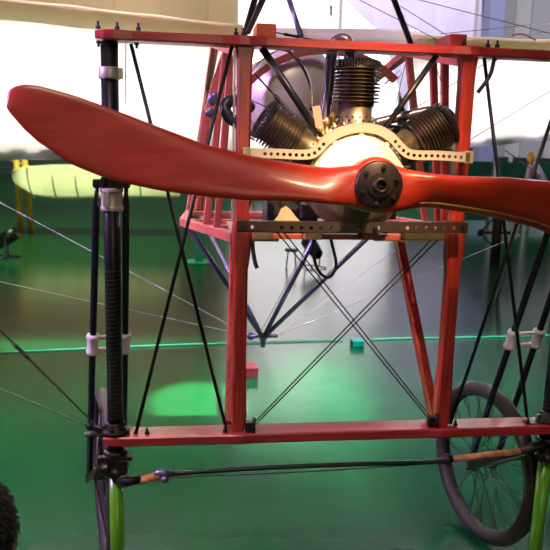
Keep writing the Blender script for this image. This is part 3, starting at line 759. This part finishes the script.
# teal stools / pots further back
for (x, y), k, lab, nm in (((291, 268), 1, 'small teal stool on the floor beside the stage light below the engine', 'stool'), ((444, 224), 1.7, 'teal stool on the floor behind the right blade of the propeller', 'stool')):
    p = at(x, y, 2, 0); t = thing(nm, (p.x, p.y, 0), lab, 'stool')
    g = MB(); g.lathe([(.0, .20), (.075, .20), (.08, .215), (.075, .23), (0, .232)], (0, 0, 0), (0, 0, 1), 20)
    s_ = g.build('seat', teal_paint, t)
    for a in range(4):
        g = MB(); g.tube((.055*math.cos(a*PI/2+.6), .055*math.sin(a*PI/2+.6), .205), (.08*math.cos(a*PI/2+.6), .08*math.sin(a*PI/2+.6), 0), .008); g.build('leg', teal_paint, t)
    t.scale = (k, k, k)
# dark post with cross fitting, right
p = at(494, 266, 2, 0)
t = thing('barrier_post', (p.x, p.y, 0), 'dark round post with a cross fitting standing behind the right propeller blade', 'post')
g = MB(); g.tube((0, 0, 0), (0, 0, .95), .060, 20); g.build('post_tube', rubber, t)
g = MB(); g.tube((-.24, 0, .42), (.24, 0, .42), .02); 
for q in (-.22, .2): g.lathe([(.0, -.03), (.045, -.025), (.045, .025), (0, .03)], (q, 0, .42), (1, 0, 0), 14)
g.tube((-.22, 0, .42), (-.04, 0, .62), .012); g.tube((-.22, 0, .42), (-.04, 0, .25), .012); g.build('cross_fitting', dark_steel, t)

# other aircraft, far left: cream wing panel on yellow struts
Yt = 9.0
o0 = at(20, 208, 2, 0)
t = thing('display_aeroplane', (-2.6, Yt, 0), 'distant cream winged aeroplane with yellow struts behind the left blade', 'aeroplane')
pL = [aY(x, y, Yt) for x, y in ((12, 171), (22, 168), (50, 166), (80, 166), (105, 167), (140, 169), (180, 172))]
pB = [aY(x, y, Yt-.45) for x, y in ((17, 186), (34, 196), (55, 199), (80, 199), (105, 198), (140, 198), (180, 198))]
g = MB(); g.use(cream); rows = []
for a, b_ in zip(pL, pB):
    row = []
    for k in range(9):
        s = k/8; q = a.lerp(b_, s)+V((0, -.12*math.sin(PI*s), .0)); row.append(q)
    rows.append(row)
# front skin + back skin
A = [[g.bm.verts.new(q-t.location) for q in r] for r in rows]; B = [[g.bm.verts.new(q-t.location+V((0, .12, .02))) for q in r] for r in rows]
for i in range(len(A)-1):
    for k in range(8):
        g._f([A[i][k], A[i+1][k], A[i+1][k+1], A[i][k+1]], True); g._f([B[i][k], B[i][k+1], B[i+1][k+1], B[i+1][k]], True)
    g._f([A[i][0], B[i][0], B[i+1][0], A[i+1][0]]); g._f([A[i][8], A[i+1][8], B[i+1][8], B[i][8]])
for k in range(8): g._f([A[0][k], A[0][k+1], B[0][k+1], B[0][k]]); g._f([A[-1][k], B[-1][k], B[-1][k+1], A[-1][k+1]])
wp = g.build('wing_panel', mat('cream_wing', (.80, .68, .54), .75), t)
for x0, x1 in ((27, 34), (52, 57), (75, 79), (103, 105), (140, 141)):
    a, b_ = aY(x0, 168, Yt), aY(x1, 198, Yt-.45); g = MB()
    g.path([a.lerp(b_, k/6)+V((0, -.12*math.sin(PI*k/6)-.012, 0))-t.location for k in range(7)], .011, 6); g.build('wing_rib', rib_dark, wp)
for x, dx in ((16, 0), (24, 3)):
    a = aY(x, 155, Yt+.15); b_ = at(x+dx, 212, 2, 0); b_ = V((a.x+(dx*.015), Yt+.25, 0))
    g = MB(); g.tube(a-t.location, b_-t.location, .045, 12); g.build('strut', yellow_paint, t)
g = MB(); a = aY(30, 160, Yt+.2); g.tube(a-t.location+V((-.3, 0, 0)), a-t.location+V((.15, 0, -.15)), .012); g.build('wire', plastic, t)

# far right: glass barrier panels and grey strutted frame under the wing
Yr = 10.0
for i, x in enumerate((478, 512, 546)):
    A, B = at(x-15, 170, 1, Yr), at(x+15, 170, 1, Yr)
    t = thing('room_divider', ((A.x+B.x)/2, Yr, 0), ['green display panel seen nearest the right post under the wing', 'middle green display panel under the right wing', 'green display panel at the right edge under the wing'][i], 'panel', 'green display panels in the distance')
    g = MB(); g.box((0, 0, .70), (B.x-A.x, .05, 1.05)); g.build('panel_board', mat('teal_panel', (.04, .22, .15), .3), t)
    for s in (-1, 1): g = MB(); g.box((s*(B.x-A.x)*.45, 0, .6), (.04, .07, 1.2)); g.build('panel_post', frame_m, t)
t = thing('strut_frame', (at(535, 180, 1, 4.0).x, 4.0, 0), 'grey tubular frame with a yellow knob at the right edge behind the propeller', 'frame')
def rl(x, y): return aY(x, y, 4.0)-t.location
g = MB(); g.tube(rl(532, 160), rl(556, 200), .03); f0 = g.build('frame_tube', alu_dull, t)
g = MB(); a = rl(556, 200); g.tube(a, V((a.x+.1, 0, 0)), .03); g.build('frame_tube', alu_dull, t)
g = MB(); a = rl(532, 160); g.tube(a, V((a.x-.05, .35, 0)), .02); g.build('frame_tube', alu_dull, t)
g = MB(); g.sphere(rl(531, 158), .045, sc=(.8, .8, 1.3)); g.build('knob', yellow_paint, t)

# ================================================================== CHILD AT THE LOWER LEFT (only black hair shows)
hp = aY(-38, 535, -.88); hx, hy, hz = hp
t = thing('person', (hx, hy, 0), 'small child with short black hair at the lower left corner, back to the camera', 'person')
skin = mat('skin', (.48, .27, .18), .55); shirt = mat('shirt', (.05, .06, .10), .8); trous = mat('trousers', (.03, .03, .04), .8); hair_m = mat('black_hair', (.006, .005, .005), .6)
def skinned(name, verts, edges, M_, parent, root=0, sub=2):
    me = bpy.data.meshes.new(name); me.from_pydata([v[:3] for v in verts], edges, []); o = bpy.data.objects.new(name, me); COL.objects.link(o); o.parent = parent
    md = o.modifiers.new('skin', 'SKIN'); md.use_smooth_shade = True
    for i, v in enumerate(verts):
        s_ = me.skin_vertices[0].data[i]; s_.radius = (v[3], v[4] if len(v) > 4 else v[3]); s_.use_root = (i == root)
    sb = o.modifiers.new('sub', 'SUBSURF'); sb.levels = sub; sb.render_levels = sub; me.materials.append(M_); return o
H = hz-.0   # head centre height
sc_ = H/.80
def S(*v): return tuple(q*sc_ for q in v)
body = skinned('body', [S(0, 0, .36, .06, .05), S(0, 0, .46, .058, .048), S(0, 0, .58, .07, .05), S(0, 0, .655, .03), S(0, .005, .70, .027), S(0, .01, .77, .050, .05), S(0, .01, .82, .06, .065), S(0, .01, .865, .04),
  S(-.085, 0, .61, .028), S(-.12, .02, .50, .020), S(-.12, .07, .40, .015), S(.085, 0, .61, .028), S(.12, .02, .50, .020), S(.12, .07, .40, .015),
  S(-.04, 0, .31, .042), S(-.045, .01, .18, .030), S(-.045, 0, .045, .018), S(-.045, .05, .018, .016), S(.04, 0, .31, .042), S(.045, .01, .18, .030), S(.045, 0, .045, .018), S(.045, .05, .018, .016)],
  [(0, 1), (1, 2), (2, 3), (3, 4), (4, 5), (5, 6), (6, 7), (2, 8), (8, 9), (9, 10), (2, 11), (11, 12), (12, 13), (0, 14), (14, 15), (15, 16), (16, 17), (0, 18), (18, 19), (19, 20), (20, 21)], skin, t)
for s in (-1, 1):
    for j in range(4):
        b0 = V(S(s*.12, .07, .40)); g = MB(); x = (j-1.5)*.009*sc_
        g.path([b0+V((x*.3, 0, 0)), b0+V((x, .018, -.016)), b0+V((x, .026, -.036+abs(j-1.5)*.004)), b0+V((x, .022, -.05+abs(j-1.5)*.005))], [.0055, .005, .0045, .003], 8); g.build('finger', skin, t)
    g = MB(); g.path([b0+V((-s*.006, .0, -.0)), b0+V((-s*.018, .014, -.012)), b0+V((-s*.020, .022, -.026))], [.006, .0055, .004], 8); g.build('thumb', skin, t)
skinned('shirt', [S(0, 0, .30, .074, .064), S(0, 0, .39, .078, .068), S(0, 0, .46, .068, .058), S(0, 0, .585, .08, .06), S(0, 0, .645, .042), S(-.088, 0, .61, .036), S(-.115, .015, .53, .030), S(.088, 0, .61, .036), S(.115, .015, .53, .030)], [(0, 1), (1, 2), (2, 3), (3, 4), (3, 5), (5, 6), (3, 7), (7, 8)], shirt, t)
skinned('trousers', [S(0, 0, .40, .064, .056), S(-.042, 0, .30, .050), S(-.046, .01, .18, .040), S(-.046, 0, .07, .032), S(.042, 0, .30, .050), S(.046, .01, .18, .040), S(.046, 0, .07, .032)], [(0, 1), (1, 2), (2, 3), (0, 4), (4, 5), (5, 6)], trous, t)
for s in (-1, 1): g = MB(); g.sphere(S(s*.046, .028, .022), .042*sc_, sc=(.62, 1.15, .5)); g.build('shoe', black, t)
hc = V((0, .008, H))
g = MB()
for s in (-1, 1): g.sphere(hc+V((s*.078, 0, -.02)), .017, sc=(.5, .8, 1.2))
g.sphere(hc+V((0, .083, -.022)), .011, sc=(.8, 1.1, 1.2)); g.build('ears_and_nose', skin, t)
for s in (-1, 1): g = MB(); g.sphere(hc+V((s*.028, .068, 0)), .010, sc=(1.2, .6, .7)); g.build('eye', mat('eye', (.05, .03, .02), .2), t)
g = MB(); g.sphere(hc+V((0, .070, -.046)), .012, sc=(1.6, .5, .45)); g.build('mouth', mat('lips', (.45, .15, .13), .5), t)
# hair: cap plus strands
bm = bmesh.new(); bmesh.ops.create_icosphere(bm, subdivisions=4, radius=1)
for v in list(bm.verts):
    p = v.co.copy()
    if (p.y > .45 and p.z < .45) or p.z < -.72: bm.verts.remove(v); continue
    k = 1+.03*math.sin(p.x*23)*math.sin(p.z*19+p.y*17)
    v.co = hc+V((p.x*.086*k, p.y*.090*k-.006, p.z*.092*k+.006))
me = bpy.data.meshes.new('hair'); bm.to_mesh(me); bm.free(); me.materials.append(hair_m); ho = bpy.data.objects.new('hair', me); COL.objects.link(ho); ho.parent = t
for q in me.polygons: q.use_smooth = True
g = MB()
for k in range(1500):
    p = V((random.gauss(0, 1), random.gauss(0, 1), random.gauss(0, 1))).normalized()
    if (p.y > .4 and p.z < .5) or p.z < -.6: continue
    b0 = hc+V((p.x*.084, p.y*.088-.006, p.z*.090+.006)); tng = V((random.uniform(-1, 1), random.uniform(-1, 1), random.uniform(-1, .2))); tng = (tng-p*tng.dot(p))*.5
    g.path([b0, b0+(p*.5+tng).normalized()*.006, b0+(p*.3+tng*1.5).normalized()*.011], [.0016, .0012, .0004], 4, cap=False)
g.build('hair_strands', hair_m, ho)

# ================================================================== LIGHT
def area(loc, look, size, energy, col, spread=PI, sy=None):
    L = bpy.data.lights.new('area', 'AREA'); L.energy = energy; L.color = col; L.size = size; L.spread = spread
    if sy: L.shape = 'RECTANGLE'; L.size_y = sy
    o = bpy.data.objects.new('unseen_area_light', L); COL.objects.link(o); o.location = loc
    o.rotation_euler = (V(look)-V(loc)).to_track_quat('-Z', 'Y').to_euler(); return o
def spot(loc, look, energy, col, ang, blend=.4, r=.05):
    L = bpy.data.lights.new('spot', 'SPOT'); L.energy = energy; L.color = col; L.spot_size = math.radians(ang); L.spot_blend = blend; L.shadow_soft_size = r
    o = bpy.data.objects.new('spot_light', L); COL.objects.link(o); o.location = loc
    o.rotation_euler = (V(look)-V(loc)).to_track_quat('-Z', 'Y').to_euler(); return o
# added unseen lights above the wings so the fabric glows through
area((-2.2, 1.6, 3.3), (-2.2, 1.6, 0), 3.4, 900, (.96, .95, 1), spread=math.radians(50), sy=.5)
area((2.4, 1.6, 3.3), (2.4, 1.6, 0), 3.4, 620, (.92, .90, 1), spread=math.radians(50), sy=.4)
# warm spot on the engine from above front
spot((.25, -2.0, 3.7), (0.03, -.05, 1.43), 1300, (1, .66, .36), 15, 1.0, .05)
# soft front fill, added unseen lights
area((-1.0, -2.6, 5.6), (0, 0, 1.4), 1.6, 95, (1, .82, .66))
area((.2, -4.5, 2.0), (0, 0, 1.5), 1.6, 20, (1, .78, .55))
# pink-violet light from the left
area((-3.4, -.2, 2.7), (-.5, .5, 1.1), .8, 40, (.78, .42, 1), spread=math.radians(80))
area((4.5, 4.5, 4.0), (.3, .2, 1.2), 1.2, 60, (.6, .55, 1), spread=math.radians(80))
# spot making the green pool on the floor
pf = at(200, 402, 2, 0)
spot((-1.2, 5.6, 6.5), (pf.x, pf.y, 0), 20000, (.75, 1, .75), 4.6, .3, .05)
# added spot brightening the distant aeroplane, green wash on the floor before it
spot((-3.5, 4.0, 5.5), (-2.3, 9, .8), 60, (1, .9, .85), 28, .7, .1)
spot((-1.5, 5, 8.5), (-2.8, 8.0, 0), 4200, (.75, 1, .5), 55, 1.0, .2)
# general hall light, then lights added for the beige wall and lavender cloth
area((0, 12, 9.5), (0, 12, 0), 12, 260, (.95, .95, .9), sy=12)
area((-4, 15, 9), (-4, 26, 6.5), 8, 1000, (1, .74, .46))
area((5, 11, 8), (5.5, 18, 4.5), 5, 1200, (.96, .90, 1))
w = bpy.data.worlds.new('w'); scene.world = w; w.use_nodes = True
w.node_tree.nodes['Background'].inputs[0].default_value = (.5, .5, .65, 1); w.node_tree.nodes['Background'].inputs[1].default_value = .10
vs = scene.view_settings; vs.view_transform = 'Standard'; vs.look = 'None'; vs.gamma = 1; vs.exposure = 0; vs.use_curve_mapping = False
